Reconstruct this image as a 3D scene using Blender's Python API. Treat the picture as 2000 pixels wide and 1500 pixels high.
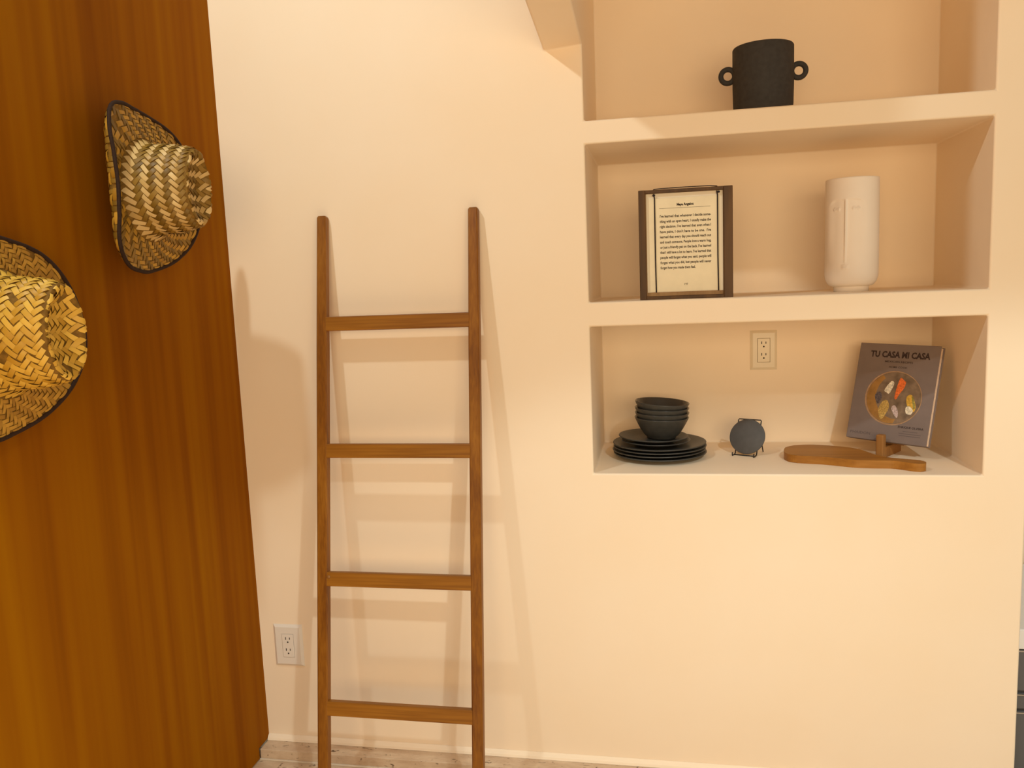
import bpy, bmesh, math, random
from mathutils import Vector, Matrix
random.seed(7)
S = bpy.context.scene
C = S.collection
for o in list(bpy.data.objects):
    bpy.data.objects.remove(o, do_unlink=True)

# ------------------------------------------------------------------ camera
F_PX, YAW, PITCH, ROLL = 1576.96, 0.1888, -0.1285, -0.0407
cam_d = bpy.data.cameras.new('camera'); cam = bpy.data.objects.new('camera', cam_d); C.objects.link(cam)
cam_d.sensor_fit = 'HORIZONTAL'; cam_d.sensor_width = 36.0; cam_d.lens = 36.0 * F_PX / 2000.0
cam_d.clip_start = 0.02
fw = Vector((-math.sin(YAW) * math.cos(PITCH), math.cos(YAW) * math.cos(PITCH), math.sin(PITCH)))
rt = Vector((math.cos(YAW), math.sin(YAW), 0)); up = rt.cross(fw)
r2 = math.cos(ROLL) * rt + math.sin(ROLL) * up; u2 = -math.sin(ROLL) * rt + math.cos(ROLL) * up
cam.matrix_world = Matrix(((r2.x, u2.x, -fw.x, 0.0), (r2.y, u2.y, -fw.y, -2.0), (r2.z, u2.z, -fw.z, 1.308), (0, 0, 0, 1)))
S.camera = cam

# ------------------------------------------------------------------ light
LIGHT = (0.88, 1.0, 1.0)
w = bpy.data.worlds.new('room_ambience'); S.world = w; w.use_nodes = True
bg = w.node_tree.nodes['Background']; bg.inputs[0].default_value = (0.89, 1.0, 1.0, 1); bg.inputs[1].default_value = 0.34
def spot(name, loc, power, half_deg, blend, radius, col=LIGHT):
    d = bpy.data.lights.new(name, 'SPOT'); d.energy = power; d.color = col
    d.spot_size = math.radians(2 * half_deg); d.spot_blend = blend; d.shadow_soft_size = radius
    o = bpy.data.objects.new(name, d); C.objects.link(o); o.location = loc      # points straight down
    return o
spot('ceiling_downlight', (-1.0, -1.17, 2.6), 42, 80, 0.25, 0.03)
spot('ceiling_downlight', (1.0, -2.37, 2.6), 120, 61, 0.12, 0.04)
spot('ceiling_downlight', (0.0, -2.37, 2.6), 380, 40, 0.5, 0.05)  # added lamp on the floor; its bounce brightens soffit and niches
spot('ceiling_downlight', (0.2, -1.20, 2.6), 60, 38, 0.6, 0.05)  # second lamp added for bounce off the floor

def area(name, loc, target, sx, sy, power, col):      # unseen soft fill added behind the camera to brighten wall and niches
    d = bpy.data.lights.new(name, 'AREA'); d.shape = 'RECTANGLE'; d.size = sx; d.size_y = sy; d.energy = power; d.color = col
    o = bpy.data.objects.new(name, d); C.objects.link(o); o.location = loc
    o.rotation_euler = (Vector(target) - Vector(loc)).to_track_quat('-Z', 'Y').to_euler()
    return o
area('added_front_fill', (0.5, -3.2, 1.45), (.1, 0, 1.40), 2.4, 1.0, 54, (1.0, 0.73, 0.42))

vs = S.view_settings
vs.view_transform = 'Standard'; vs.look = 'None'; vs.exposure = -0.33; vs.gamma = 1.0; vs.use_curve_mapping = False

# ------------------------------------------------------------------ materials
def newmat(name):
    m = bpy.data.materials.new(name); m.use_nodes = True
    return m, m.node_tree.nodes, m.node_tree.links, m.node_tree.nodes['Principled BSDF']
def simple(name, col, rough=0.5, spec=0.5, noise=0.0, nscale=60, bump=0.0, metal=0.0):
    m, N, L, b = newmat(name)
    b.inputs['Base Color'].default_value = (*col, 1); b.inputs['Roughness'].default_value = rough
    b.inputs['Specular IOR Level'].default_value = spec; b.inputs['Metallic'].default_value = metal
    if noise or bump:
        tc = N.new('ShaderNodeTexCoord'); nz = N.new('ShaderNodeTexNoise'); nz.inputs['Scale'].default_value = nscale
        nz.inputs['Detail'].default_value = 4
        L.new(tc.outputs['Object'], nz.inputs['Vector'])
        if noise:
            cr = N.new('ShaderNodeValToRGB'); cr.color_ramp.elements[0].position = .3; cr.color_ramp.elements[1].position = .7
            cr.color_ramp.elements[0].color = (*[c * (1 - noise) for c in col], 1)
            cr.color_ramp.elements[1].color = (*[min(1, c * (1 + noise)) for c in col], 1)
            L.new(nz.outputs['Fac'], cr.inputs[0]); L.new(cr.outputs[0], b.inputs['Base Color'])
        if bump:
            bp = N.new('ShaderNodeBump'); bp.inputs['Strength'].default_value = bump; bp.inputs['Distance'].default_value = .002
            L.new(nz.outputs['Fac'], bp.inputs['Height']); L.new(bp.outputs[0], b.inputs['Normal'])
    return m
def wood(name, dark, mid, light, axis=2, scale=9, stretch=14, rough=.45, spec=.35, fine=.25):
    m, N, L, b = newmat(name)
    tc = N.new('ShaderNodeTexCoord'); mp = N.new('ShaderNodeMapping')
    sc = [scale] * 3; sc[axis] = scale / stretch; mp.inputs['Scale'].default_value = sc
    L.new(tc.outputs['Object'], mp.inputs[0])
    n1 = N.new('ShaderNodeTexNoise'); n1.inputs['Scale'].default_value = 1.0; n1.inputs['Detail'].default_value = 3
    n1.inputs['Distortion'].default_value = .6; L.new(mp.outputs[0], n1.inputs['Vector'])
    mp2 = N.new('ShaderNodeMapping'); s2 = [scale * 9] * 3; s2[axis] = scale * 9 / (stretch * 3); mp2.inputs['Scale'].default_value = s2
    L.new(tc.outputs['Object'], mp2.inputs[0])
    n2 = N.new('ShaderNodeTexNoise'); n2.inputs['Scale'].default_value = 1.0; n2.inputs['Detail'].default_value = 2
    L.new(mp2.outputs[0], n2.inputs['Vector'])
    mx = N.new('ShaderNodeMix'); mx.data_type = 'FLOAT'; mx.inputs['Factor'].default_value = fine
    L.new(n1.outputs['Fac'], mx.inputs[2]); L.new(n2.outputs['Fac'], mx.inputs[3])
    cr = N.new('ShaderNodeValToRGB'); e = cr.color_ramp.elements
    e[0].position = .32; e[0].color = (*dark, 1); e[1].position = .68; e[1].color = (*light, 1)
    k = e.new(.5); k.color = (*mid, 1)
    L.new(mx.outputs[0], cr.inputs[0]); L.new(cr.outputs[0], b.inputs['Base Color'])
    b.inputs['Roughness'].default_value = rough; b.inputs['Specular IOR Level'].default_value = spec
    bp = N.new('ShaderNodeBump'); bp.inputs['Strength'].default_value = .08; bp.inputs['Distance'].default_value = .001
    L.new(n2.outputs['Fac'], bp.inputs['Height']); L.new(bp.outputs[0], b.inputs['Normal'])
    return m
def plaster():
    m, N, L, b = newmat('polished_plaster')
    tc = N.new('ShaderNodeTexCoord')
    n1 = N.new('ShaderNodeTexNoise'); n1.inputs['Scale'].default_value = 2.2; n1.inputs['Detail'].default_value = 5; n1.inputs['Roughness'].default_value = .55
    n2 = N.new('ShaderNodeTexNoise'); n2.inputs['Scale'].default_value = 55; n2.inputs['Detail'].default_value = 3
    L.new(tc.outputs['Object'], n1.inputs['Vector']); L.new(tc.outputs['Object'], n2.inputs['Vector'])
    cr = N.new('ShaderNodeValToRGB'); e = cr.color_ramp.elements
    e[0].position = .3; e[0].color = (.955, .77, .55, 1); e[1].position = .7; e[1].color = (.97, .805, .605, 1)
    L.new(n1.outputs['Fac'], cr.inputs[0]); L.new(cr.outputs[0], b.inputs['Base Color'])
    b.inputs['Roughness'].default_value = .62; b.inputs['Specular IOR Level'].default_value = .25
    ad = N.new('ShaderNodeMath'); ad.operation = 'MULTIPLY_ADD'; ad.inputs[1].default_value = .12
    L.new(n2.outputs['Fac'], ad.inputs[0]); L.new(n1.outputs['Fac'], ad.inputs[2])
    bp = N.new('ShaderNodeBump'); bp.inputs['Strength'].default_value = .12; bp.inputs['Distance'].default_value = .006
    L.new(ad.outputs[0], bp.inputs['Height']); L.new(bp.outputs[0], b.inputs['Normal'])
    return m
def travertine():
    m, N, L, b = newmat('travertine')
    tc = N.new('ShaderNodeTexCoord'); mp = N.new('ShaderNodeMapping'); mp.inputs['Scale'].default_value = (1, 2.2, 2.2)
    L.new(tc.outputs['Object'], mp.inputs[0])
    n1 = N.new('ShaderNodeTexNoise'); n1.inputs['Scale'].default_value = 9; n1.inputs['Detail'].default_value = 7; n1.inputs['Roughness'].default_value = .65
    n2 = N.new('ShaderNodeTexNoise'); n2.inputs['Scale'].default_value = 38; n2.inputs['Detail'].default_value = 5; n2.inputs['Distortion'].default_value = 1.2
    L.new(mp.outputs[0], n1.inputs['Vector']); L.new(mp.outputs[0], n2.inputs['Vector'])
    cr = N.new('ShaderNodeValToRGB'); e = cr.color_ramp.elements
    e[0].position = .3; e[0].color = (.46, .29, .17, 1); e[1].position = .68; e[1].color = (.72, .55, .37, 1)
    L.new(n1.outputs['Fac'], cr.inputs[0])
    c2 = N.new('ShaderNodeValToRGB'); e = c2.color_ramp.elements
    e[0].position = .30; e[0].color = (0, 0, 0, 1); e[1].position = .37; e[1].color = (1, 1, 1, 1)
    L.new(n2.outputs['Fac'], c2.inputs[0])
    mx = N.new('ShaderNodeMix'); mx.data_type = 'RGBA'
    L.new(c2.outputs[0], mx.inputs['Factor']); mx.inputs[6].default_value = (.10, .05, .02, 1); L.new(cr.outputs[0], mx.inputs[7])
    L.new(mx.outputs[2], b.inputs['Base Color'])
    bp = N.new('ShaderNodeBump'); bp.inputs['Strength'].default_value = .4; bp.inputs['Distance'].default_value = .002
    L.new(c2.outputs[0], bp.inputs['Height']); L.new(bp.outputs[0], b.inputs['Normal'])
    b.inputs['Roughness'].default_value = .5
    return m
def straw(name, a, bcol, rough=.5):
    m, N, L, b = newmat(name)
    g = N.new('ShaderNodeNewGeometry'); cr = N.new('ShaderNodeValToRGB'); e = cr.color_ramp.elements
    e[0].color = (*a, 1); e[1].color = (*bcol, 1)
    L.new(g.outputs['Random Per Island'], cr.inputs[0]); L.new(cr.outputs[0], b.inputs['Base Color'])
    b.inputs['Roughness'].default_value = rough; b.inputs['Specular IOR Level'].default_value = .4
    return m
M = {}
M['plaster'] = plaster()
M['stone'] = travertine()
M['grout'] = simple('grout', (.74, .62, .46), .8)
M['panel'] = wood('panel_veneer', (.19, .049, .001), (.275, .086, .001), (.35, .13, .001), 2, 3.2, 16, .6, .04, .42)
M['teak'] = wood('ladder_teak', (.16, .048, .003), (.25, .085, .004), (.34, .13, .010), 2, 26, 14, .45, .35, .35)
M['teak_h'] = wood('ladder_teak_rung', (.16, .05, .003), (.26, .092, .005), (.38, .15, .012), 0, 26, 14, .45, .35, .35)
M['walnut'] = wood('walnut', (.045, .016, .002), (.075, .028, .003), (.11, .043, .005), 2, 30, 12, .45, .3)
M['walnut_l'] = wood('walnut_tray', (.30, .15, .05), (.36, .19, .07), (.42, .24, .09), 2, 30, 12, .5, .3)
M['board'] = wood('board_acacia', (.26, .098, .014), (.36, .145, .020), (.44, .19, .034), 0, 22, 10, .45, .3)
M['stand'] = wood('stand_wood', (.24, .10, .025), (.32, .14, .035), (.38, .18, .05), 2, 30, 10, .5, .3)
M['black_cer'] = simple('black_stoneware', (.050, .045, .040), .75, .25, .12, 90, .15)
M['char_cer'] = simple('charcoal_glaze', (.050, .047, .040), .38, .45, .15, 70, .05)
M['char_in'] = simple('charcoal_gloss', (.045, .042, .038), .18, .5)
M['slate'] = simple('slate_disc', (.088, .082, .078), .6, .35, .08, 50)
M['black_wire'] = simple('black_wire', (.02, .016, .014), .45, .4)
M['cream_cer'] = simple('cream_bisque', (.95, .84, .72), .6, .3, .01, 20)
M['plastic'] = simple('ivory_plastic', (.84, .76, .66), .3, .5)
M['plastic_n'] = simple('niche_ivory_plastic', (.84, .72, .52), .25, .5)
M['hole'] = simple('socket_dark', (.03, .018, .012), .7)
M['paper'] = simple('aged_paper', (.87, .74, .50), .8, .2, .03, 40)
M['paper_w'] = simple('backing_paper', (.86, .74, .55), .8, .2)
M['ink'] = simple('print_ink', (.03, .018, .015), .8, .1)
M['elastic'] = simple('black_elastic', (.025, .015, .015), .7, .2)
M['cover'] = simple('book_cover_grey', (.205, .155, .135), .6, .25, .05, 30)
M['cover_ink'] = simple('cover_ink_dark', (.045, .028, .025), .7, .2)
M['cover_ink2'] = simple('cover_ink_faint', (.13, .10, .095), .7, .2)
M['pages'] = simple('page_block', (.85, .66, .50), .8, .1, .1, 200)
M['pl_rim'] = simple('print_plate_rim', (.40, .24, .13), .6, .2, .25, 60)
M['pl_in'] = simple('print_plate_inner', (.20, .135, .085), .6, .2, .35, 45)
M['pl_br'] = simple('print_plate_ochre', (.34, .17, .045), .6, .2, .25, 45)
M['f_white'] = simple('print_food_white', (.72, .62, .46), .6, .2, .4, 220)
M['f_red'] = simple('print_food_red', (.75, .16, .035), .6, .2, .35, 220)
M['f_yel'] = simple('print_food_yellow', (.62, .36, .05), .6, .2, .4, 200)
M['f_gold'] = simple('print_food_gold', (.50, .32, .09), .6, .2, .4, 260)
M['f_pink'] = simple('print_food_pink', (.50, .38, .35), .6, .2, .5, 260)
M['f_dark'] = simple('print_food_dark', (.11, .085, .085), .6, .2, .5, 260)
M['f_green'] = simple('print_food_green', (.30, .25, .06), .6, .2, .4, 200)
M['binding'] = simple('hat_binding', (.035, .017, .010), .8, .2, .2, 300)
M['straw_shell'] = simple('straw_shell', (.22, .11, .016), .7, .2, .3, 120)
M['straw_a'] = straw('palm_straw_pale', (.50, .29, .070), (.80, .55, .23))
M['straw_b'] = straw('palm_straw_olive', (.17, .088, .006), (.32, .17, .020))
M['straw_c'] = straw('palm_straw_lit_gold', (.56, .29, .022), (.86, .52, .075))  # lower hat's crown: strong lamplight is put into this gold
M['straw_d'] = straw('palm_straw_amber', (.34, .16, .010), (.56, .29, .030))
M['cab_grey'] = simple('cabinet_grey', (.13, .125, .125), .35, .4)
M['counter'] = simple('white_counter', (.88, .85, .82), .3, .5)
M['metal'] = simple('brushed_steel', (.6, .6, .6), .3, .5, metal=1.0)

# ------------------------------------------------------------------ helpers
def tag(o, label, cat=None, group=None, kind=None):
    if label: o['label'] = label
    if cat: o['category'] = cat
    if group: o['group'] = group
    if kind: o['kind'] = kind
    return o
def empty(name, loc=(0, 0, 0), rot=None):
    o = bpy.data.objects.new(name, None); C.objects.link(o); o.location = loc; o.empty_display_size = .05
    if rot: o.rotation_euler = rot
    return o
def link(name, me, mats=None, parent=None, smooth=False, loc=None):
    o = bpy.data.objects.new(name, me); C.objects.link(o)
    if mats:
        for m in (mats if isinstance(mats, (list, tuple)) else [mats]): me.materials.append(m)
    if parent: o.parent = parent
    if loc: o.location = loc
    if smooth:
        for f in me.polygons: f.use_smooth = True
    return o
def from_bm(name, bm, mats=None, parent=None, smooth=False, loc=None):
    bmesh.ops.recalc_face_normals(bm, faces=bm.faces[:])
    me = bpy.data.meshes.new(name); bm.to_mesh(me); bm.free()
    return link(name, me, mats, parent, smooth, loc)
def from_py(name, verts, faces, mats=None, parent=None, smooth=False, loc=None, midx=None):
    me = bpy.data.meshes.new(name); me.from_pydata([tuple(v) for v in verts], [], faces); me.update()
    o = link(name, me, mats, parent, smooth, loc)
    if midx:
        for p_, i in zip(me.polygons, midx): p_.material_index = i
    return o
def add_box(bm, a, b, bev=0.0, seg=2):
    vs_ = [bm.verts.new((x, y, z)) for x in (a[0], b[0]) for y in (a[1], b[1]) for z in (a[2], b[2])]
    fs = [(0, 1, 3, 2), (4, 6, 7, 5), (0, 4, 5, 1), (2, 3, 7, 6), (0, 2, 6, 4), (1, 5, 7, 3)]
    faces = [bm.faces.new([vs_[i] for i in f]) for f in fs]
    if bev:
        ed = list({e for f in faces for e in f.edges})
        bmesh.ops.bevel(bm, geom=ed, offset=bev, segments=seg, profile=.5, affect='EDGES')
def box(name, a, b, mat, parent=None, bev=0.0, seg=2):
    bm = bmesh.new(); add_box(bm, a, b, bev, seg); return from_bm(name, bm, mat, parent, smooth=False)
def prism(name, outline, z0, z1, mat, parent=None, bev=0.0, seg=3, smooth=False):
    """outline in xy, extruded z0..z1"""
    bm = bmesh.new()
    lo = [bm.verts.new((x, y, z0)) for x, y in outline]; hi = [bm.verts.new((x, y, z1)) for x, y in outline]
    n = len(outline)
    f0 = bm.faces.new(lo[::-1]); f1 = bm.faces.new(hi)
    for i in range(n): bm.faces.new((lo[i], lo[(i + 1) % n], hi[(i + 1) % n], hi[i]))
    if bev:
        ed = list(f0.edges) + list(f1.edges)
        bmesh.ops.bevel(bm, geom=ed, offset=bev, segments=seg, profile=.5, affect='EDGES')
    return from_bm(name, bm, mat, parent, smooth)
def lathe(name, prof, mat, parent=None, n=64, loc=None):
    """prof: list of (r, z); r==0 closes"""
    V, Fc = [], []
    rings = []
    for r, z in prof:
        if r < 1e-6: rings.append([len(V)]); V.append((0, 0, z))
        else:
            rings.append(list(range(len(V), len(V) + n)))
            V += [(r * math.cos(2 * math.pi * k / n), r * math.sin(2 * math.pi * k / n), z) for k in range(n)]
    for A, B in zip(rings, rings[1:]):
        for k in range(n):
            k2 = (k + 1) % n
            if len(A) == 1 and len(B) == 1: continue
            if len(A) == 1: Fc.append((A[0], B[k2], B[k]))
            elif len(B) == 1: Fc.append((A[k], A[k2], B[0]))
            else: Fc.append((A[k], A[k2], B[k2], B[k]))
    bm = bmesh.new(); me = bpy.data.meshes.new(name); me.from_pydata(V, [], Fc); bm.from_mesh(me); bpy.data.meshes.remove(me)
    return from_bm(name, bm, mat, parent, True, loc)
def tube_bm(bm, pts, r, n=8, closed=False):
    pts = [Vector(p) for p in pts]; m = len(pts); rings = []
    prev = None
    for i, p_ in enumerate(pts):
        if closed: t = (pts[(i + 1) % m] - pts[i - 1])
        else: t = pts[min(i + 1, m - 1)] - pts[max(i - 1, 0)]
        t.normalize()
        if prev is None:
            a = Vector((0, 0, 1)) if abs(t.z) < .9 else Vector((1, 0, 0)); nrm = t.cross(a).normalized()
        else: nrm = (prev - t * prev.dot(t)).normalized()
        prev = nrm; bn = t.cross(nrm)
        rr = r[i] if isinstance(r, (list, tuple)) else r
        rings.append([bm.verts.new(p_ + nrm * rr * math.cos(2 * math.pi * k / n) + bn * rr * math.sin(2 * math.pi * k / n)) for k in range(n)])
    for i in range(m if closed else m - 1):
        A, B = rings[i], rings[(i + 1) % m]
        for k in range(n): bm.faces.new((A[k], A[(k + 1) % n], B[(k + 1) % n], B[k]))
    if not closed:
        bm.faces.new(rings[0][::-1]); bm.faces.new(rings[-1])
def tube(name, pts, r, mat, parent=None, n=8, closed=False):
    bm = bmesh.new(); tube_bm(bm, pts, r, n, closed); return from_bm(name, bm, mat, parent, True)
def catmull(P, sub=8, closed=False):
    out = []; n = len(P)
    for i in range(n if closed else n - 1):
        p0 = P[(i - 1) % n] if closed else P[max(i - 1, 0)]; p1 = P[i]
        p2 = P[(i + 1) % n]; p3 = P[(i + 2) % n] if closed else P[min(i + 2, n - 1)]
        for k in range(sub):
            t = k / sub
            out.append(tuple(.5 * (2 * b + (c - a) * t + (2 * a - 5 * b + 4 * c - d) * t * t + (3 * b - a - 3 * c + d) * t ** 3)
                             for a, b, c, d in zip(p0, p1, p2, p3)))
    if not closed: out.append(tuple(P[-1]))
    return out
def text_verts(body, bold=0.0, spacing=1.0, word=1.0, shear=0.0):
    cu = bpy.data.curves.new('t', 'FONT'); cu.body = body; cu.size = 1; cu.offset = bold; cu.resolution_u = 2
    cu.space_character = spacing; cu.space_word = word; cu.shear = shear
    ob = bpy.data.objects.new('t', cu); C.objects.link(ob)
    dg = bpy.context.evaluated_depsgraph_get(); dg.update()
    me = ob.evaluated_get(dg).to_mesh()
    V = [v.co.copy() for v in me.vertices]; Fc = [tuple(p_.vertices) for p_ in me.polygons]
    ob.evaluated_get(dg).to_mesh_clear()
    bpy.data.objects.remove(ob, do_unlink=True); bpy.data.curves.remove(cu)
    return V, Fc
def text_block(name, lines, mat, parent, y):
    """lines: (body, x0, x1 or None, baseline z, cap height, bold, word spacing); lettering lies in the xz plane, read from -y"""
    V, Fc = [], []
    for body, x0, x1, z, cap, bold, word in lines:
        v, f = text_verts(body, bold, 1.0, word)
        if not v: continue
        xa = min(q.x for q in v); xb = max(q.x for q in v)
        sz = cap / .7
        sx = (x1 - x0) / (xb - xa) if x1 is not None else sz
        k = len(V)
        V += [(x0 + (q.x - xa) * sx, y, z + q.y * sz) for q in v]
        Fc += [tuple(i + k for i in g) for g in f]
    return from_py(name, V, Fc, mat, parent)

# ------------------------------------------------------------------ room shell
XP, XE = -1.1344, .8165                     # face of the wood panel, end corner of the plaster wall
NXL, NXR, ND = -.1807, .7219, .3865         # niche sides and depth
Z1, Z2, Z3, Z4, Z5 = 1.6783, 1.6230, 1.2445, 1.1841, .8129

def build_wall():
    def tmp(bm):
        bmesh.ops.recalc_face_normals(bm, faces=bm.faces[:])
        me = bpy.data.meshes.new('tmp'); bm.to_mesh(me); bm.free()
        o = bpy.data.objects.new('tmp', me); C.objects.link(o); return o
    bm = bmesh.new(); add_box(bm, (-1.30, 0, -.02), (XE, .50, 2.75)); base = tmp(bm)
    # dropped soffit above the shelves, lower left edge rounded
    bm = bmesh.new()
    x0, r = -.274, .006
    sec = [(XE, 1.848 + .075 * (XE - x0)), (XE, 2.75), (x0, 2.75), (x0, 1.848 + r)]
    for k in range(1, 7):
        a = math.pi + k / 6 * math.pi / 2
        sec.append((x0 + r + r * math.cos(a), 1.848 + r + r * math.sin(a)))
    A, B = [], []
    for x, z in sec:
        low = z < 2.3
        A.append(bm.verts.new((x, .05, z - (.13 * .05 if low else 0)))); B.append(bm.verts.new((x, -.55, z + (.13 * .55 if low else 0))))
    bm.faces.new(A); bm.faces.new(B[::-1])
    n = len(sec)
    for i in range(n): bm.faces.new((A[i], B[i], B[(i + 1) % n], A[(i + 1) % n]))
    sof = tmp(bm)
    cut = []
    for a, b in (((NXL, -.8, Z1), (NXR, ND, 2.5)), ((NXL, -.8, Z3), (NXR, ND, Z2)), ((NXL, -.8, Z5), (NXR, ND, Z4))):
        bm = bmesh.new(); add_box(bm, a, b); cut.append(tmp(bm))
    def mod(o, op):
        m = base.modifiers.new('b', 'BOOLEAN'); m.operation = op; m.solver = 'EXACT'; m.object = o
    mod(sof, 'UNION')
    for c_ in cut: mod(c_, 'DIFFERENCE')
    bv = base.modifiers.new('bev', 'BEVEL'); bv.width = .005; bv.segments = 3; bv.limit_method = 'ANGLE'; bv.angle_limit = math.radians(40)
    bv.harden_normals = True
    dg = bpy.context.evaluated_depsgraph_get(); dg.update()
    for f in base.data.polygons: f.use_smooth = True
    me = bpy.data.meshes.new_from_object(base.evaluated_get(dg))
    for o in [base, sof] + cut: bpy.data.objects.remove(o, do_unlink=True)
    me.materials.clear()
    o = link('wall_back', me, M['plaster'])
    return o
wall = build_wall(); tag(wall, 'cream polished plaster wall with three recessed shelf niches', kind='structure')

prof = [(0.0, .034), (-.0605, .034), (-.0605, .004), (-3.2, .004), (-3.2, 2.75), (0.0, 2.75)]
bm = bmesh.new()
A = [bm.verts.new((XP, y, z)) for y, z in prof]; B = [bm.verts.new((XP - .06, y, z)) for y, z in prof]
bm.faces.new(A); bm.faces.new(B[::-1])
for i in range(len(prof)): bm.faces.new((A[i], B[i], B[(i + 1) % 6], A[(i + 1) % 6]))
o = from_bm('wall_left', bm, M['panel']); tag(o, 'tall brown wood veneer panel at a right angle to the plaster wall', kind='structure')

fl = box('floor', (-1.6, -4.2, -.05), (2.6, 1.2, 0), M['stone']); tag(fl, 'beige travertine stone floor', kind='structure')
sk = box('baseboard_back', (XP + .001, -.0575, .0005), (XE, -.0005, .0305), M['stone'], None, .002, 2)
tag(sk, 'low travertine stone skirting along the foot of the wall', kind='structure')
box('grout_joint', (XP + .001, -.0615, .0005), (XE, -.058, .004), M['grout'], sk)
bm = bmesh.new()
pr = [(-.0005, .031), (-.013, .031), (-.0105, .037), (-.0055, .0425), (-.0005, .045)]
A = [bm.verts.new((XP + .001, y, z)) for y, z in pr]; B = [bm.verts.new((XE, y, z)) for y, z in pr]
bm.faces.new(A); bm.faces.new(B[::-1])
for i in range(5): bm.faces.new((A[i], B[i], B[(i + 1) % 5], A[(i + 1) % 5]))
o = from_bm('trim_1', bm, M['plaster']); tag(o, 'narrow cream plaster bead between wall and stone skirting', kind='structure')
o = box('wall_right', (XE + .001, .62, 0), (2.6, .7, 2.75), M['plaster']); tag(o, 'cream wall set back beyond the end of the niche wall', kind='structure')

# ------------------------------------------------------------------ ladder
def build_ladder():
    root = empty('leaning_ladder', (-.657, -.269, 0))
    tag(root, 'brown wooden blanket ladder with four flat rungs leaning on the plaster wall', 'ladder')
    t = .162; u = Vector((0, math.sin(t), math.cos(t))); nb = Vector((0, math.cos(t), -math.sin(t)))
    Lh = .185; W = .0275; D = .0245; TOP = 1.509
    def rail(x0, x1):
        bm = bmesh.new(); ch = .003
        tb = D * math.tan(t)                        # foot cut level with the floor
        cs = [(x0 + ch, 0), (x1 - ch, 0), (x1, ch), (x1, D - ch), (x1 - ch, D), (x0 + ch, D), (x0, D - ch), (x0, ch)]
        cx = (x0 + x1) / 2
        lev = [(None, 1.0), (.2, 1.0), (1.18, 1.0), (TOP - .004, .86), (TOP, .72)]
        rings = []
        for s, k in lev:
            ring = []
            for x, d in cs:
                ss = d * math.tan(t) if s is None else s
                dd = d if s is None or s < TOP else D / 2 + (d - D / 2) * .75
                ring.append(bm.verts.new(Vector((cx + (x - cx) * k, 0, 0)) + u * ss + nb * dd))
            rings.append(ring)
        for a, b in zip(rings, rings[1:]):
            for i in range(8): bm.faces.new((a[i], a[(i + 1) % 8], b[(i + 1) % 8], b[i]))
        bm.faces.new(rings[0][::-1]); bm.faces.new(rings[-1])
        return from_bm('rail', bm, M['teak'], root)
    rail(-Lh - W, -Lh); rail(Lh, Lh + W)
    rung = None
    for i in range(4):
        s1 = 1.250 - i * .322; s0 = s1 - .0355
        if rung is None:
            bm = bmesh.new(); add_box(bm, (-Lh - .004, .0012, -.0355), (Lh + .004, .0200, 0), .002, 2)
            rung = from_bm('rung', bm, M['teak_h'], root); ob = rung
        else:
            ob = rung.copy(); C.objects.link(ob); ob.parent = root
        ob.location = u * s1; ob.rotation_euler = (-t, 0, 0)
        if i == 2: r3 = ob
    pl = lathe('wood_plug', [(0, .0015), (.004, .0015), (.0045, 0), (0, -.001)], M['stand'], r3, 14)
    pl.location = (-Lh + .004, .001, -.012); pl.rotation_euler = (math.pi / 2, 0, 0)
    return root
build_ladder()

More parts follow.
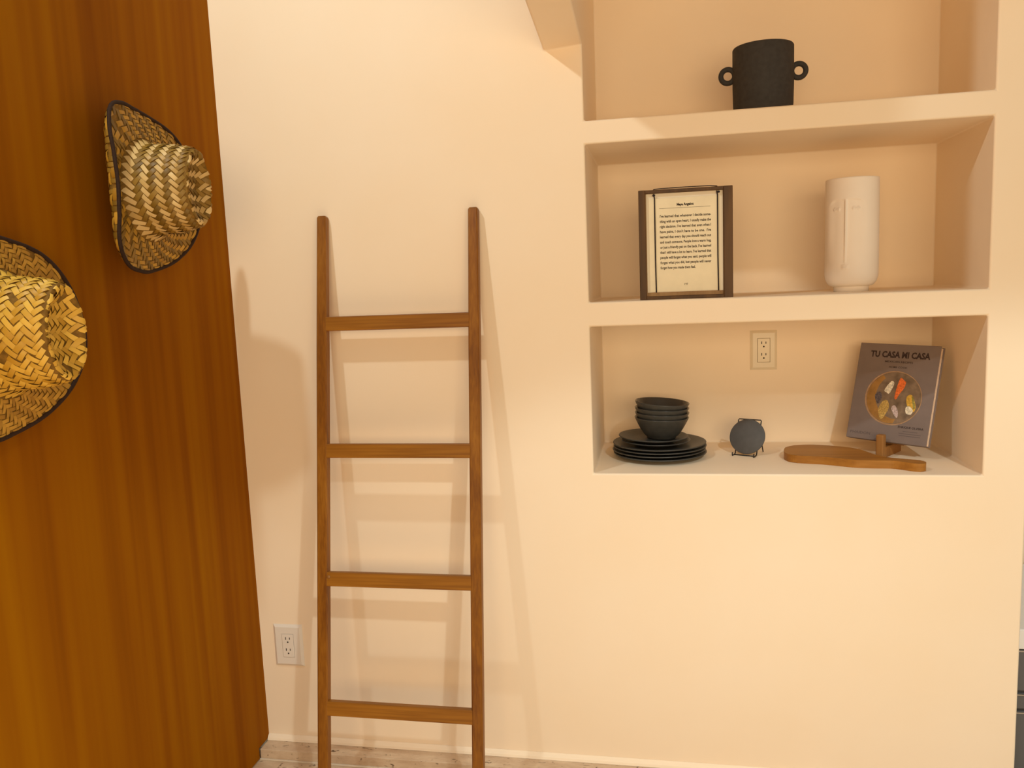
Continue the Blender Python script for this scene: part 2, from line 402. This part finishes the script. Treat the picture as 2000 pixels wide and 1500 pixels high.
# ------------------------------------------------------------------ straw hats
def hat_funcs(tilt_seed):
    X0 = .007
    ay0, az0 = .080, .096      # crown base half axes
    ay1, az1 = .047, .082      # crown top half axes
    H = .126; RB = .180
    def crown(phi, s):
        """s in 0..1 : brim line to top edge"""
        k = s ** 1.15
        fl = .016 * max(0, 1 - s / .22) ** 2
        ay = ay0 + (ay1 - ay0) * k + fl + .006 * math.sin(math.pi * s); az = az0 + (az1 - az0) * k + fl + .004 * math.sin(math.pi * s)
        c, q = math.cos(phi), math.sin(phi)
        pinch = 1 - .10 * s * max(0, q) ** 3
        return Vector((X0 + .004 + (H - .004) * (1 - (1 - s) ** 1.12), ay * c * pinch, az * q))
    def top(phi, rho):
        c, q = math.cos(phi), math.sin(phi)
        pinch = 1 - .10 * max(0, q) ** 3
        y, z = ay1 * c * rho * pinch, az1 * q * rho
        e = max(0, 1 - rho)
        dent = .020 * (1 - math.exp(-(e * 3.2) ** 2)) * (1 - .35 * abs(q) * rho)
        return Vector((X0 + H + .004 * math.sin(min(1, (1 - rho) / .16) * math.pi) * (1 if rho > .84 else 0) - dent, y, z))
    # brim outline (y, z) from the crown axis: straight rolled-up near side, wide far side
    EDGE = [(.178, .020), (.160, .075), (.114, .131), (.040, .160), (-.030, .171), (-.085, .172), (-.118, .160), (-.134, .130), (-.139, .065), (-.140, 0), (-.141, -.065),
            (-.140, -.125), (-.112, -.163), (-.065, -.176), (.017, -.171), (.090, -.146), (.150, -.100), (.180, -.045)]
    AR = sorted((math.atan2(z, y) % (2 * math.pi), math.hypot(y, z)) for y, z in EDGE)
    def Redge(phi):
        phi = phi % (2 * math.pi); n_ = len(AR)
        for i in range(n_):
            a0, r0 = AR[i]; a1, r1 = AR[(i + 1) % n_]
            if i == n_ - 1: a1 += 2 * math.pi
            ph = phi if phi >= AR[0][0] else phi + 2 * math.pi
            if a0 <= ph <= a1:
                rm, rp = AR[i - 1][1], AR[(i + 2) % n_][1]; t = (ph - a0) / (a1 - a0)
                return .5 * (2 * r0 + (r1 - rm) * t + (2 * rm - 5 * r0 + 4 * r1 - rp) * t * t + (3 * r0 - rm - 3 * r1 + rp) * t ** 3)
        return AR[0][1]
    def brim(phi, t):
        """t in 0..1 : crown foot to brim edge"""
        a = crown(phi, 0)
        ang = math.atan2(a.z, a.y); ra = math.hypot(a.y, a.z); R = max(Redge(ang), ra + .012)
        c, q = math.cos(ang), math.sin(ang)
        wn = max(0, -c) ** 1.2; wf = max(0, c) ** 1.5
        f = t + 1.5 * wn * t * t * (1 - t)
        lift = .027 * wn * t ** 5 + .012 * wf * t ** 2 - .004 * t * (1 - wn) * abs(q)
        rr = ra + (R - ra) * f
        return Vector((a.x + lift, rr * c, rr * q))
    return crown, top, brim
def weave(surf, U, V, cell, cond=None, off=.0012, wrap=None, diag=False, rnd=random.Random(1)):
    """2/2 twill of palm strips on surf(u, v) with u in 0..U, v in 0..V (metres along the surface)."""
    verts, faces, mid = [], [], []
    eps = 1e-3
    def fr(u, v):
        p0 = surf(u, v); du = surf(u + eps, v) - surf(u - eps, v); dv = surf(u, v + eps) - surf(u, v - eps)
        n = du.cross(dv)
        if n.length < 1e-12: n = Vector((1, 0, 0))
        return p0, n.normalized()
    def add(cx, cy, ax, ay, bx, by, ln, wd, mi):
        # axis (ax,ay) along the strip, (bx,by) across
        base = len(verts); hh = cell * .10
        prof = [(-.5, -.9), (-.30, .55), (0, 1.0), (.30, .55), (.5, -.9)]
        jit = rnd.uniform(-.22, .22); hh *= rnd.uniform(.7, 1.5); ln *= rnd.uniform(.86, 1.06); wd *= rnd.uniform(.86, 1.04)
        if rnd.random() < .025: return
        sk_ = rnd.uniform(-.10, .10); ax, ay = ax + bx * sk_, ay + by * sk_
        for f, hgt in prof:
            for g, e in ((-.5, -.35), (0, .0), (.5, -.35)):
                uu = cx + ax * f * ln + bx * (g * wd + jit * cell * .3); vv = cy + ay * f * ln + by * (g * wd + jit * cell * .3)
                p0, n = fr(uu, min(max(vv, 0), V))
                verts.append(p0 + n * (off + hh * (hgt + e + .9)))
        for i in range(4):
            for j in range(2):
                a = base + i * 3 + j
                faces.append((a, a + 1, a + 4, a + 3)); mid.append(mi)
    if not diag:
        nu = max(4, int(round(U / cell / 4)) * 4) if wrap else int(U / cell); cu = U / nu; nv = max(1, int(round(V / cell))); cv = V / nv
        for i in range(nu):
            for j in range(nv):
                k = (i + j) % 4
                if k == 0:
                    cx, cy = (i + 1) * cu, (j + .5) * cv
                    if cond is None or cond(cx, cy): add(cx, cy, 1, 0, 0, 1, 2.25 * cu, .86 * cv, 0)
                elif k == 2 and j + 1 <= nv:
                    cx, cy = (i + .5) * cu, min((j + 1) * cv, V - cv * .4)
                    if cond is None or cond(cx, cy): add(cx, cy, 0, 1, 1, 0, 2.25 * cv, .86 * cu, 1)
    else:
        q = math.sqrt(.5)
        n_ = max(4, int(round(U * q / cell)))
        c2 = cell
        N_ = int((U + V) / c2 * 1.5) + 8
        for i in range(-N_, N_):
            for j in range(-N_, N_):
                k = (i + j) % 4
                if k not in (0, 2): continue
                if k == 0: a, b = (i + 1) * c2, (j + .5) * c2
                else: a, b = (i + .5) * c2, (j + 1) * c2
                u, v = (a - b) * q, (a + b) * q
                if not (0 <= u < U and c2 * .3 < v < V - c2 * .05): continue
                if cond is not None and not cond(u, v): continue
                if k == 0: add(u, v, q, q, -q, q, 2.2 * c2, .86 * c2, 0)
                else: add(u, v, -q, q, q, q, 2.2 * c2, .86 * c2, 1)
    return verts, faces, mid
def build_hat(loc, label, mats, rot, seed):
    rnd = random.Random(seed)
    root = empty('straw_hat', loc); root.rotation_euler = (rot, 0, 0); root.scale = (.972, .972, .972)
    tag(root, label, 'hat', 'woven straw hats on the wood panel')
    crown, top, brim = hat_funcs(seed)
    n = 72
    def grid(f, ts, name, mat):
        V = [f(2 * math.pi * k / n, t) for t in ts for k in range(n)]
        Fc = [(i * n + k, i * n + (k + 1) % n, (i + 1) * n + (k + 1) % n, (i + 1) * n + k) for i in range(len(ts) - 1) for k in range(n)]
        return V, Fc
    # crown shell : wall + top
    V, Fc = grid(crown, [i / 10 for i in range(11)], '', None)
    V2, F2 = grid(top, [1 - i / 12 for i in range(12)] + [.02], '', None)
    k0 = len(V); V += V2; Fc += [tuple(i + k0 for i in f) for f in F2]
    cr = from_py('crown', V, Fc, M['straw_shell'], root, True)
    V, Fc = grid(brim, [i / 8 for i in range(9)], '', None)
    br = from_py('brim', V, Fc, M['straw_shell'], root, True)
    # weave on the crown wall
    per = 2 * math.pi * .080; hw = .118
    sw = lambda u, v: crown(u / .080, min(max(v / hw, 0), 1))
    v_, f_, m_ = weave(sw, per, hw, .0096, None, .0004, True, True, rnd)
    def st(u, v):
        y, z = u - .048, v - .083
        return top(math.atan2(z / .082, y / .047), min(1.0, math.hypot(y / .047, z / .082)))
    ins = lambda u, v: math.hypot((u - .048) / .047, (v - .083) / .082) < .99
    a_, b_, c_ = weave(st, .096, .166, .0092, ins, .0006, False, True, rnd)
    k = len(v_); v_ += a_; f_ += [tuple(i + k for i in f) for f in b_]; m_ += c_
    o = from_py('straw_weave', v_, f_, mats, cr, True, None, m_); o['kind'] = 'stuff'
    # weave on the brim, outside and underside
    bl = .078
    sb = lambda u, v: brim(u / .140, min(1, max(0, v / bl)))
    v_, f_, m_ = weave(lambda u, v: sb(u, bl - v), 2 * math.pi * .140, bl, .0092, None, .0004, True, False, rnd)
    a_, b_, c_ = weave(sb, 2 * math.pi * .140, bl, .0092, None, .0004, True, False, rnd)
    k = len(v_); v_ += a_; f_ += [tuple(i + k for i in f) for f in b_]; m_ += c_
    o = from_py('straw_weave', v_, f_, [mats[2], mats[3]], br, True, None, m_); o['kind'] = 'stuff'
    edge = [brim(2 * math.pi * i / 96, 1.0) for i in range(96)]
    bm = bmesh.new(); tube_bm(bm, edge, .0042, 8, True)
    b = from_bm('brim_binding', bm, M['binding'], root, True); b['label'] = 'dark brown fabric binding'
    return root
ST = [M['straw_a'], M['straw_b'], M['straw_a'], M['straw_b']]
build_hat((XP + .038, -.393, 1.529), 'woven straw hat with dark bound brim, the upper one nearer the ladder', [M['straw_a'], M['straw_b'], M['straw_d'], M['straw_b']], .0, 3)
build_hat((XP + .038, -.828, 1.252), 'strongly lit golden woven straw hat, the lower one cut off by the left picture edge', [M['straw_c'], M['straw_c'], M['straw_d'], M['straw_d']], .0, 11)

for (py, pz), lb in (((-.393, 1.575), 'wooden peg in the panel carrying the upper straw hat'), ((-.828, 1.298), 'wooden peg in the panel carrying the lower straw hat')):
    pg_ = lathe('hat_peg', [(0, -.002), (.009, -.002), (.009, .070), (.012, .074), (.012, .086), (.009, .090), (0, .090)], M['teak'], None, 20)
    pg_.location = (XP + .0022, py, pz); pg_.rotation_euler = (0, math.pi / 2, 0); tag(pg_, lb, 'peg', 'hat pegs')

# ------------------------------------------------------------------ outlets
def build_outlet(loc, w_, h_, label, mat):
    root = empty('wall_outlet', loc); tag(root, label, 'outlet')
    bm = bmesh.new()
    hw, hh = w_ / 2, h_ / 2; iw, ih = .0168, .0335; b1 = .007
    def ring(x, z, y): return [bm.verts.new(q) for q in ((-x, y, -z), (x, y, -z), (x, y, z), (-x, y, z))]
    R = [ring(hw, hh, 0), ring(hw, hh, -.0012), ring(hw - b1, hh - b1, -.0062), ring(iw + .001, ih + .001, -.0062), ring(iw + .0006, ih + .0006, -.004)]
    for a, b in zip(R, R[1:]):
        for i in range(4): bm.faces.new((a[i], a[(i + 1) % 4], b[(i + 1) % 4], b[i]))
    bm.faces.new(R[0][::-1])
    from_bm('cover_plate', bm, mat, root)
    bm = bmesh.new(); add_box(bm, (-iw, -.0068, -ih), (iw, -.0015, ih), .0008, 2)
    f = from_bm('receptacle', bm, mat, root)
    for zc in (.0175, -.0155):
        for dx, hgt in ((-.0058, .0075), (.0058, .0062)):
            box('slot', (dx - .0011, -.0071, zc - hgt / 2 + .004), (dx + .0011, -.0060, zc + hgt / 2 + .004), M['hole'], f)
        g = lathe('ground_hole', [(0, .0003), (.0023, .0003), (.0023, -.001), (0, -.001)], M['hole'], f, 16)
        g.location = (0, -.0069, zc - .0068); g.rotation_euler = (math.pi / 2, 0, 0)
    return root
build_outlet((-1.0500, -.0002, .3157), .0860, .1215, 'cream double power outlet low on the wall beside the ladder', M['plastic'])
build_outlet((.2775, ND - .0003, 1.0800), .0735, .1120, 'ivory double power outlet on the back of the lowest niche', M['plastic_n'])

# ------------------------------------------------------------------ top niche : pot
def build_pot(x, y):
    root = empty('handled_pot', (x, y, Z1)); tag(root, 'matt black stoneware pot with two ring handles on the top shelf', 'pot')
    R = .0725; H = .1690; t = .006
    pf = [(0, 0), (R * .93, 0), (R * .955, .004), (R * .985, .03), (R, .075), (R, H - .003), (R - .002, H), (R - t, H - .001), (R - t - .001, H - .01), (R - t - .002, .03), (R - .02, .008), (0, .007)]
    lathe('body', pf, M['black_cer'], root, 72)
    for s in (-1, 1):
        c = Vector((s * (R + .0115), 0, .107)); pts = []
        for k in range(40):
            a = 2 * math.pi * k / 40; pts.append((c.x + .0165 * math.cos(a), 0, c.z + .0165 * math.sin(a)))
        bm = bmesh.new(); tube_bm(bm, pts, .0064, 10, True)
        from_bm('handle', bm, M['black_cer'], root, True)
build_pot(.2490, .150)

# ------------------------------------------------------------------ middle niche : framed page, vase
def build_frame():
    root = empty('framed_page', (.0545, .030, Z3)); tag(root, 'dark walnut frame holding a printed book page under two black cords', 'picture frame')
    W, Ht, D = .2225, .2650, .022
    xl, xr, zb, zt = -W / 2, W / 2, 0, Ht
    il, ir, ib, it = xl + .0165, xr - .0215, .0085, Ht - .0080
    box('frame_side', (xl, 0, zb), (il, D, zt), M['walnut'], root, .0012, 2)
    box('frame_side', (ir, 0, zb), (xr, D, zt), M['walnut'], root, .0012, 2)
    box('frame_bottom', (il - .0005, .0006, zb + .0002), (ir + .0005, D, ib), M['walnut'], root, .001, 2)
    box('frame_top', (il - .0005, .0006, it), (ir + .0005, D, zt - .0002), M['walnut'], root, .001, 2)
    box('backing_board', (il - .001, .012, ib - .001), (ir + .001, D - .001, it + .001), M['walnut_l'], root)
    box('backing_sheet', (il + .002, .0106, ib + .0090), (ir - .001, .0116, it - .0008), M['paper_w'], root)
    pg = box('page', (-.0865, .0094, ib + .0105), (.0800, .0102, it - .0125), M['paper'], root)
    T = ["I've learned that whenever I decide some-", "thing with an open heart, I usually make the", "right decision. I've learned that even when I",
         "have pains, I don't have to be one.  I've", "learned that every day you should reach out", "and touch someone. People love a warm hug,",
         "or just a friendly pat on the back. I've learned", "that I still have a lot to learn. I've learned that", "people will forget what you said, people will",
         "forget what you did, but people will never", "forget how you made them feel."]
    x0, x1 = -.0605, .0610
    ln = []
    for i, s in enumerate(T):
        z = .1985 - i * .01245
        ln.append((s, x0, x1 if i < 10 else x0 + (x1 - x0) * .69, z, .0061, .026, 1.0))
    ln.append(('Maya Angelou', -.0195, .0205, .2255, .0056, .05, 1.0))
    ln.append(('197', -.0035, .0050, .0335, .0046, .012, 1.0))
    for l_ in ln: text_block('printed_text', [l_], M['ink'], pg, .00925)
    box('header_rule', (x0 - .001, .00915, .2198), (x1 - .001, .0094, .2204), M['ink'], pg)
    for xc in (-.0725, .0765):
        tube('elastic_cord', [(xc - .002, .004, it - .002), (xc, .0072, it - .012), (xc, .0072, .1), (xc + .001, .0072, ib + .009)], .0015, M['elastic'], root, 8)
    for xc, dx in ((-.0740, -.004), (.0785, .003)):
        tube('cord_knot', [(xc - .003, .005, it - .0055), (xc, .0045, it - .0045), (xc + .003, .005, it - .005)], [.0016, .0028, .0020], M['elastic'], root, 8)
    tube('top_cord', [(-.078, .004, it + .001), (-.074, .004, Ht + .0012), (-.06, .0045, Ht + .0022), (0, .005, Ht + .003), (.06, .0045, Ht + .0026), (.075, .004, Ht + .0008), (.079, .004, it)], .0011, M['elastic'], root, 8)
    return root
build_frame()

def build_vase(x, y):
    root = empty('face_vase', (x, y, Z3)); tag(root, 'tall cream ceramic vase with a face in relief on the middle shelf', 'vase')
    R = .0625; H = .2745
    prof = [(0, .0005), (.036, 0), (.0405, 0), (.0408, .0125), (.0415, .0135)]
    for k in range(1, 11):
        a = k / 10 * math.pi / 2
        prof.append((.0415 + (R - .0415) * math.sin(a) ** .9, .0135 + .034 * (1 - math.cos(a))))
    nz = 90
    for k in range(1, nz + 1): prof.append((R - .0008 * k / nz, .0475 + (H - .0495) * k / nz))
    prof += [(R - .0015, H - .0002), (R - .003, H), (R - .0045, H - .001), (R - .005, H - .006), (R - .006, .06), (.045, .03), (0, .022)]
    n = 240
    face = math.atan2(-2.0 - y, 0 - x) - math.radians(13)      # the face looks out to the left of the viewer
    o = lathe('body', prof, M['cream_cer'], root, n)
    def sm(a, b, t):
        t = min(1, max(0, (t - a) / (b - a))); return t * t * (3 - 2 * t)
    for v in o.data.vertices:
        r = math.hypot(v.co.x, v.co.y)
        if r < .0600 or v.co.z < .03: continue
        if v.co.z > H - .004: continue
        d = (math.atan2(v.co.y, v.co.x) - face + math.pi) % (2 * math.pi) - math.pi
        s = d * R; z = v.co.z; a = abs(s)
        dr = 0.0
        # eye hollow under an arched brow, running out down the cheek, ending at the nose ridge
        brow = .222 - .9 * max(0, a - .022) ** 2 * 22 - .15 * max(0, .010 - a)
        hollow = sm(brow + .0012, brow - .0022, z) * sm(.0018, .0030, a) * sm(.052, .026, a) * sm(.062, .15, z)
        dr -= .0034 * hollow
        nose = sm(.0030, .0018, a) * sm(.0700, .0730, z) * sm(.226, .215, z)
        dr += .0012 * nose
        e = math.hypot((a - .024) / .0085, (z - .200) / .0042)
        if e < 1.5: dr += .0024 * (sm(1.25, .95, e) - .9 * sm(.75, .55, e) + 1.1 * sm(.38, .2, e))
        for zc, wz in ((.0655, .0030), (.0595, .0032)):
            l = math.hypot(a / .0115, (z - zc + .0012 * (a / .0115)) / wz)
            dr += .0030 * sm(1.0, .35, l)
        k = (r + dr) / r; v.co.x *= k; v.co.y *= k
    return root
build_vase(.4600, .150)

# ------------------------------------------------------------------ bottom niche : crockery
PX, PY = -.018, .205
def plate(name, R, rim, loc, label, group, tilt=0.0):
    root = empty(name, loc); root.rotation_euler = (0, tilt, 0); tag(root, label, 'plate', group)
    pf = [(0, .0020), (R * .54, .0015), (R * .56, 0), (R * .585, 0), (R * .60, .0022), (R * .80, rim * .48), (R - .004, rim - .0042), (R - .0006, rim - .0028), (R, rim - .0012), (R - .0009, rim), (R - .004, rim - .0002),
          (R * .80, rim * .48 + .0040), (R * .62, .0062), (R * .5, .0060), (0, .0060)]
    lathe('dish', pf, M['char_cer'], root, 80)
    return root
names_l = ['bottom', 'second from bottom', 'third from bottom', 'top']
for i in range(4):
    plate('dinner_plate', .1255, .0150, (PX + (.0012, -.0015, .001, 0)[i], PY, Z5 + .0002 + i * .0088),
          'large charcoal dinner plate, %s of the four large stacked plates' % names_l[i], 'large charcoal plates')
for i in range(2):
    plate('salad_plate', .0935, .0145, (PX + (-.010, -.016)[i], PY - .002, Z5 + .0002 + 3 * .0088 + .0080 + i * .0104),
          ['smaller charcoal plate, lower of the two under the bowls', 'smaller charcoal plate right under the stacked bowls'][i], 'small charcoal plates', math.radians((1.0, 1.6)[i]))
def bowl(loc, label, tilt):
    root = empty('bowl', loc); root.rotation_euler = (0, tilt, 0); tag(root, label, 'bowl', 'charcoal bowls')
    R, H = .0725, .0575
    out = [(0, .002), (.034, .0018), (.036, 0), (.0385, .0002), (.0400, .004)]
    for k in range(1, 13):
        t = k / 12; out.append((.0400 + (R - .0400) * (t ** .72), .004 + (H - .006) * t))
    out += [(R + .0004, H - .001), (R - .0006, H), (R - .0022, H - .0006)]
    for k in range(11, 0, -1):
        t = k / 12; out.append((.0400 + (R - .0400) * (t ** .72) - .0028, .0075 + (H - .008) * t))
    out += [(.030, .0068), (0, .0062)]
    o = lathe('body', out, [M['char_cer'], M['char_in']], root, 72)
    for p_ in o.data.polygons:
        c = p_.center; n = p_.normal
        if n.z > .25 or (c.x * n.x + c.y * n.y) < 0 and c.z > .005: p_.material_index = 1
    return root
bz = Z5 + .0002 + 3 * .0088 + .0080 + .0104 + .0075
bl_ = ['lowest of the four stacked charcoal bowls, its whole side showing', 'second charcoal bowl from the bottom of the bowl stack', 'third charcoal bowl from the bottom of the bowl stack', 'topmost charcoal bowl, tilted, with its glossy inside showing']
for i in range(4):
    bowl((PX + .006 + (0, .001, .0005, -.001)[i], PY - .004, bz + i * .0132 + (.002 if i == 3 else 0)), bl_[i], math.radians((1.6, 1.8, 2.0, 4.6)[i]))

# small slate disc on a wire easel
def build_easel():
    yaw, lean = math.radians(24), math.radians(22)
    r = Vector((math.cos(yaw), -math.sin(yaw), 0)); bk = Vector((math.sin(yaw), math.cos(yaw), 0))
    u = math.cos(lean) * Vector((0, 0, 1)) + math.sin(lean) * bk; n = r.cross(u)   # n points back
    org = Vector((.2085, .2060, Z5))
    def mat(o): return Matrix(((r.x, -n.x, u.x, o.x), (r.y, -n.y, u.y, o.y), (r.z, -n.z, u.z, o.z), (0, 0, 0, 1)))
    if (r.cross(u)).dot(bk) < 0: n = -n
    mt = lambda o: Matrix(((r.x, n.x, u.x, o.x), (r.y, n.y, u.y, o.y), (r.z, n.z, u.z, o.z), (0, 0, 0, 1)))
    d = empty('slate_coaster'); d.matrix_world = mt(org + u * .0525 - n * .0005)
    tag(d, 'small round dark grey slate disc propped on a black wire easel', 'coaster')
    RR = .0480
    o = lathe('disc', [(0, -.002), (RR - .001, -.002), (RR, -.0012), (RR, .0012), (RR - .001, .002), (0, .002)], M['slate'], d, 72); o.rotation_euler = (math.pi / 2, 0, 0)
    e = empty('wire_easel', org); tag(e, 'little black wire easel holding the slate disc', 'easel')
    rw = .0016; back = n * .0050
    def P(x, h, f=0.0): return r * x + u * h + back + bk * f
    z0 = Vector((0, 0, rw))
    # front uprights with hooks, joined by the top bar
    tube('upright_frame', [P(-.0290, .004) , P(-.0310, .0985), P(-.0295, .1010), P(.0295, .1010), P(.0310, .0985), P(.0290, .004)], rw, M['black_wire'], e)
    for s in (-1, 1):
        base = P(s * .0290, .005)
        tube('hook_foot', [base, r * s * .0290 + z0 - bk * .004, r * s * .0290 + z0 - bk * .016, r * s * .0290 + Vector((0, 0, .006)) - bk * .017, r * s * .0290 + Vector((0, 0, .010)) - bk * .015], rw, M['black_wire'], e)
        tube('rear_leg', [P(s * .0300, .070), r * s * .0300 + z0 + bk * .060], rw, M['black_wire'], e)
    tube('cross_bar', [r * -.0290 + z0 - bk * .004, r * .0290 + z0 - bk * .004], rw, M['black_wire'], e)
    return e
build_easel()

# cutting board
front = [(.3036, .1693), (.3142, .1281), (.3438, .1150), (.3897, .1033), (.4275, .0850), (.4600, .0700), (.5017, .0640), (.5395, .0620), (.5608, .0500), (.5816, .0340), (.5999, .0290), (.6110, .0380)]
back_ = [(.6140, .0600), (.5990, .0720), (.5720, .0833), (.5369, .1030), (.5171, .1351), (.4958, .1927), (.4628, .2240), (.4030, .2500), (.3569, .2500), (.3199, .2297)]
ol = catmull(front + back_, 5, True)
cx = sum(p_[0] for p_ in ol) / len(ol); cy = sum(p_[1] for p_ in ol) / len(ol)
b = prism('cutting_board', [(x - cx, y - cy) for x, y in ol], 0, .020, M['board'], None, .003, 3); b.location = (cx, cy, Z5 + .0002)
tag(b, 'brown wooden paddle cutting board lying flat with its handle to the right', 'cutting board')

# cookbook on a wooden stand
def build_book():
    yaw, lean, roll = .62, .30, .02
    r0 = Vector((math.cos(yaw), -math.sin(yaw), 0)); bk = Vector((math.sin(yaw), math.cos(yaw), 0))
    u0 = math.cos(lean) * Vector((0, 0, 1)) + math.sin(lean) * bk
    r = math.cos(roll) * r0 - math.sin(roll) * u0; u = math.cos(roll) * u0 + math.sin(roll) * r0
    n = u.cross(r)
    if n.dot(bk) < 0: n = -n
    org = Vector((.5570, .1950, .8530))
    root = empty('cookbook'); root.matrix_world = Matrix(((r.x, n.x, u.x, org.x), (r.y, n.y, u.y, org.y), (r.z, n.z, u.z, org.z), (0, 0, 0, 1)))
    tag(root, 'grey hardcover cookbook with a plate of food on its cover, propped on a wooden stand', 'book')
    w2, H, T = .1015, .2580, .026
    cv = box('front_cover', (-w2, 0, 0), (w2, .0028, H), M['cover'], root, .0008, 1)
    box('back_cover', (-w2, T - .0028, 0), (w2 + .001, T, H), M['cover'], root, .0008, 1)
    box('spine', (-w2 - .0005, .0022, .0003), (-w2 + .003, T - .0022, H - .0003), M['cover'], root, .0008, 1)
    box('page_block', (-w2 + .003, .003, .003), (w2 - .0030, T - .003, H - .003), M['pages'], root)
    yq = -.0003
    def cond(b_, xc, z, wd, cap, bold): return (b_, xc - wd / 2, xc + wd / 2, z, cap, bold, 1.0)
    text_block('cover_title', [cond('TU CASA MI CASA', .004, .2220, .150, .0158, .038)], M['cover_ink'], cv, yq)
    for l_ in (cond('MEXICAN RECIPES', .004, .2085, .070, .0048, .01), cond('HOME COOK', .004, .1945, .046, .0045, .01), cond('ENRIQUE OLVERA', .058, .0400, .062, .0052, .02)): text_block('cover_subtitle', [l_], M['cover_ink'], cv, yq)
    text_block('publisher_name', [cond('PHAIDON', -.066, .0130, .052, .0068, .01)], M['cover_ink2'], cv, yq)
    for z, w_ in ((.0315, .036), (.0255, .054), (.0200, .052)): box('small_print', (.058 - w_ / 2, -.0003, z), (.058 + w_ / 2, .0001, z + .0013), M['cover_ink2'], cv)
    def disc(name, xc, zc, rx, rz, mat, y0, par, n_=48, a0=0, a1=2 * math.pi):
        pts = [(xc + rx * math.cos(a0 + (a1 - a0) * k / n_), zc + rz * math.sin(a0 + (a1 - a0) * k / n_)) for k in range(n_)]
        return from_py(name, [(x, y0, z) for x, z in pts], [tuple(range(n_))], mat, par)
    xc, zc = .003, .1150
    disc('plate_picture', xc, zc, .0715, .0715, M['pl_rim'], -.0003, cv)
    disc('plate_picture_well', xc + .001, zc + .0005, .0685, .0685, M['pl_in'], -.0004, cv)
    cres = [(xc + .0668 * math.cos(a), zc + .0668 * math.sin(a)) for a in [math.radians(118 + k * 8) for k in range(21)]]
    cres += [(xc + .012 + .0560 * math.cos(a), zc + .006 + .0600 * math.sin(a)) for a in [math.radians(272 - k * 7) for k in range(21)]]
    from_py('plate_picture_ochre', [(x, -.0005, z) for x, z in cres], [(k, k + 1, 40 - k, 41 - k) for k in range(20)], M['pl_br'], cv)  # ochre crescent of the printed plate
    def blob(name, pts, mat, y0=-.0006):
        q = catmull([(xc + a, zc + b_) for a, b_ in pts], 4, True)
        from_py(name, [(x, y0, z) for x, z in q], [tuple(range(len(q)))], mat, cv)
    blob('food_picture', [(-.024, .020), (-.010, .044), (-.002, .038), (-.010, .012), (-.018, .014)], M['f_white'])
    blob('food_picture', [(.004, .002), (.006, .028), (.012, .054), (.022, .048), (.027, .044), (.024, .028), (.014, .010), (.009, -.002)], M['f_red'])
    blob('food_picture', [(.034, .006), (.046, .012), (.058, -.012), (.058, -.028), (.050, -.030), (.038, -.016)], M['f_yel'])
    blob('food_picture', [(.036, -.020), (.046, -.018), (.054, -.028), (.050, -.038), (.038, -.036)], M['f_white'], -.0007)
    blob('food_picture', [(-.032, -.034), (-.024, -.010), (-.012, -.008), (-.006, -.024), (-.012, -.044), (-.022, -.058)], M['f_gold'])
    blob('food_picture', [(.000, -.026), (.008, -.018), (.018, -.034), (.018, -.050), (.010, -.044)], M['f_pink'])
    blob('food_picture', [(-.046, .004), (-.036, .014), (-.028, .004), (-.032, -.016), (-.040, -.014)], M['f_dark'])
    blob('food_picture', [(.046, .008), (.052, .004), (.058, -.020), (.054, -.022)], M['f_green'], -.0008)
    # stand: foot block, post in front of the book, leaning back rest
    ft = Vector((.5570, .1950, Z5 + .0002)); s = empty('book_stand', ft); s.rotation_euler = (0, 0, -yaw)
    tag(s, 'small wooden book stand with a single front post under the cookbook', 'book stand')
    box('front_post', (-.0100, -.0330, 0), (.0090, -.0130, .0620), M['stand'], s, .003, 3)
    bm = bmesh.new(); add_box(bm, (-.0095, -.0130, 0), (.0085, .0900, .0280), .002, 2); from_bm('foot_block', bm, M['stand'], s)
    bm = bmesh.new(); add_box(bm, (-.0350, 0, 0), (.0350, .008, .1500), .002, 2)
    k = from_bm('back_rest', bm, M['stand'], s); k.location = (0, T / math.cos(lean) + .0040, .0282); k.rotation_euler = (-lean, 0, 0)
    return root
build_book()

# ------------------------------------------------------------------ low kitchen unit past the wall end
k = empty('drawer_unit', (1.12, .36, 0)); tag(k, 'low dark grey drawer unit past the right end of the wall', 'drawer unit')
box('carcass', (-.285, -.24, .0), (.285, .22, .3430), M['cab_grey'], k, .003, 2)
for z0, z1 in ((.232, .340), (.184, .224), (.012, .176)):
    d = box('drawer_front', (-.283, -.252, z0), (.283, -.2402, z1), M['cab_grey'], k, .002, 2)
    box('pull_rail', (-.281, -.2545, z1 - .0045), (.281, -.2522, z1 - .001), M['metal'], d)
t_ = box('counter_slab', (.832, .1030, .3434), (1.408, .5820, .3960), M['counter'], None, .003, 2)
tag(t_, 'thick white slab lying on the dark grey drawer unit', 'worktop')
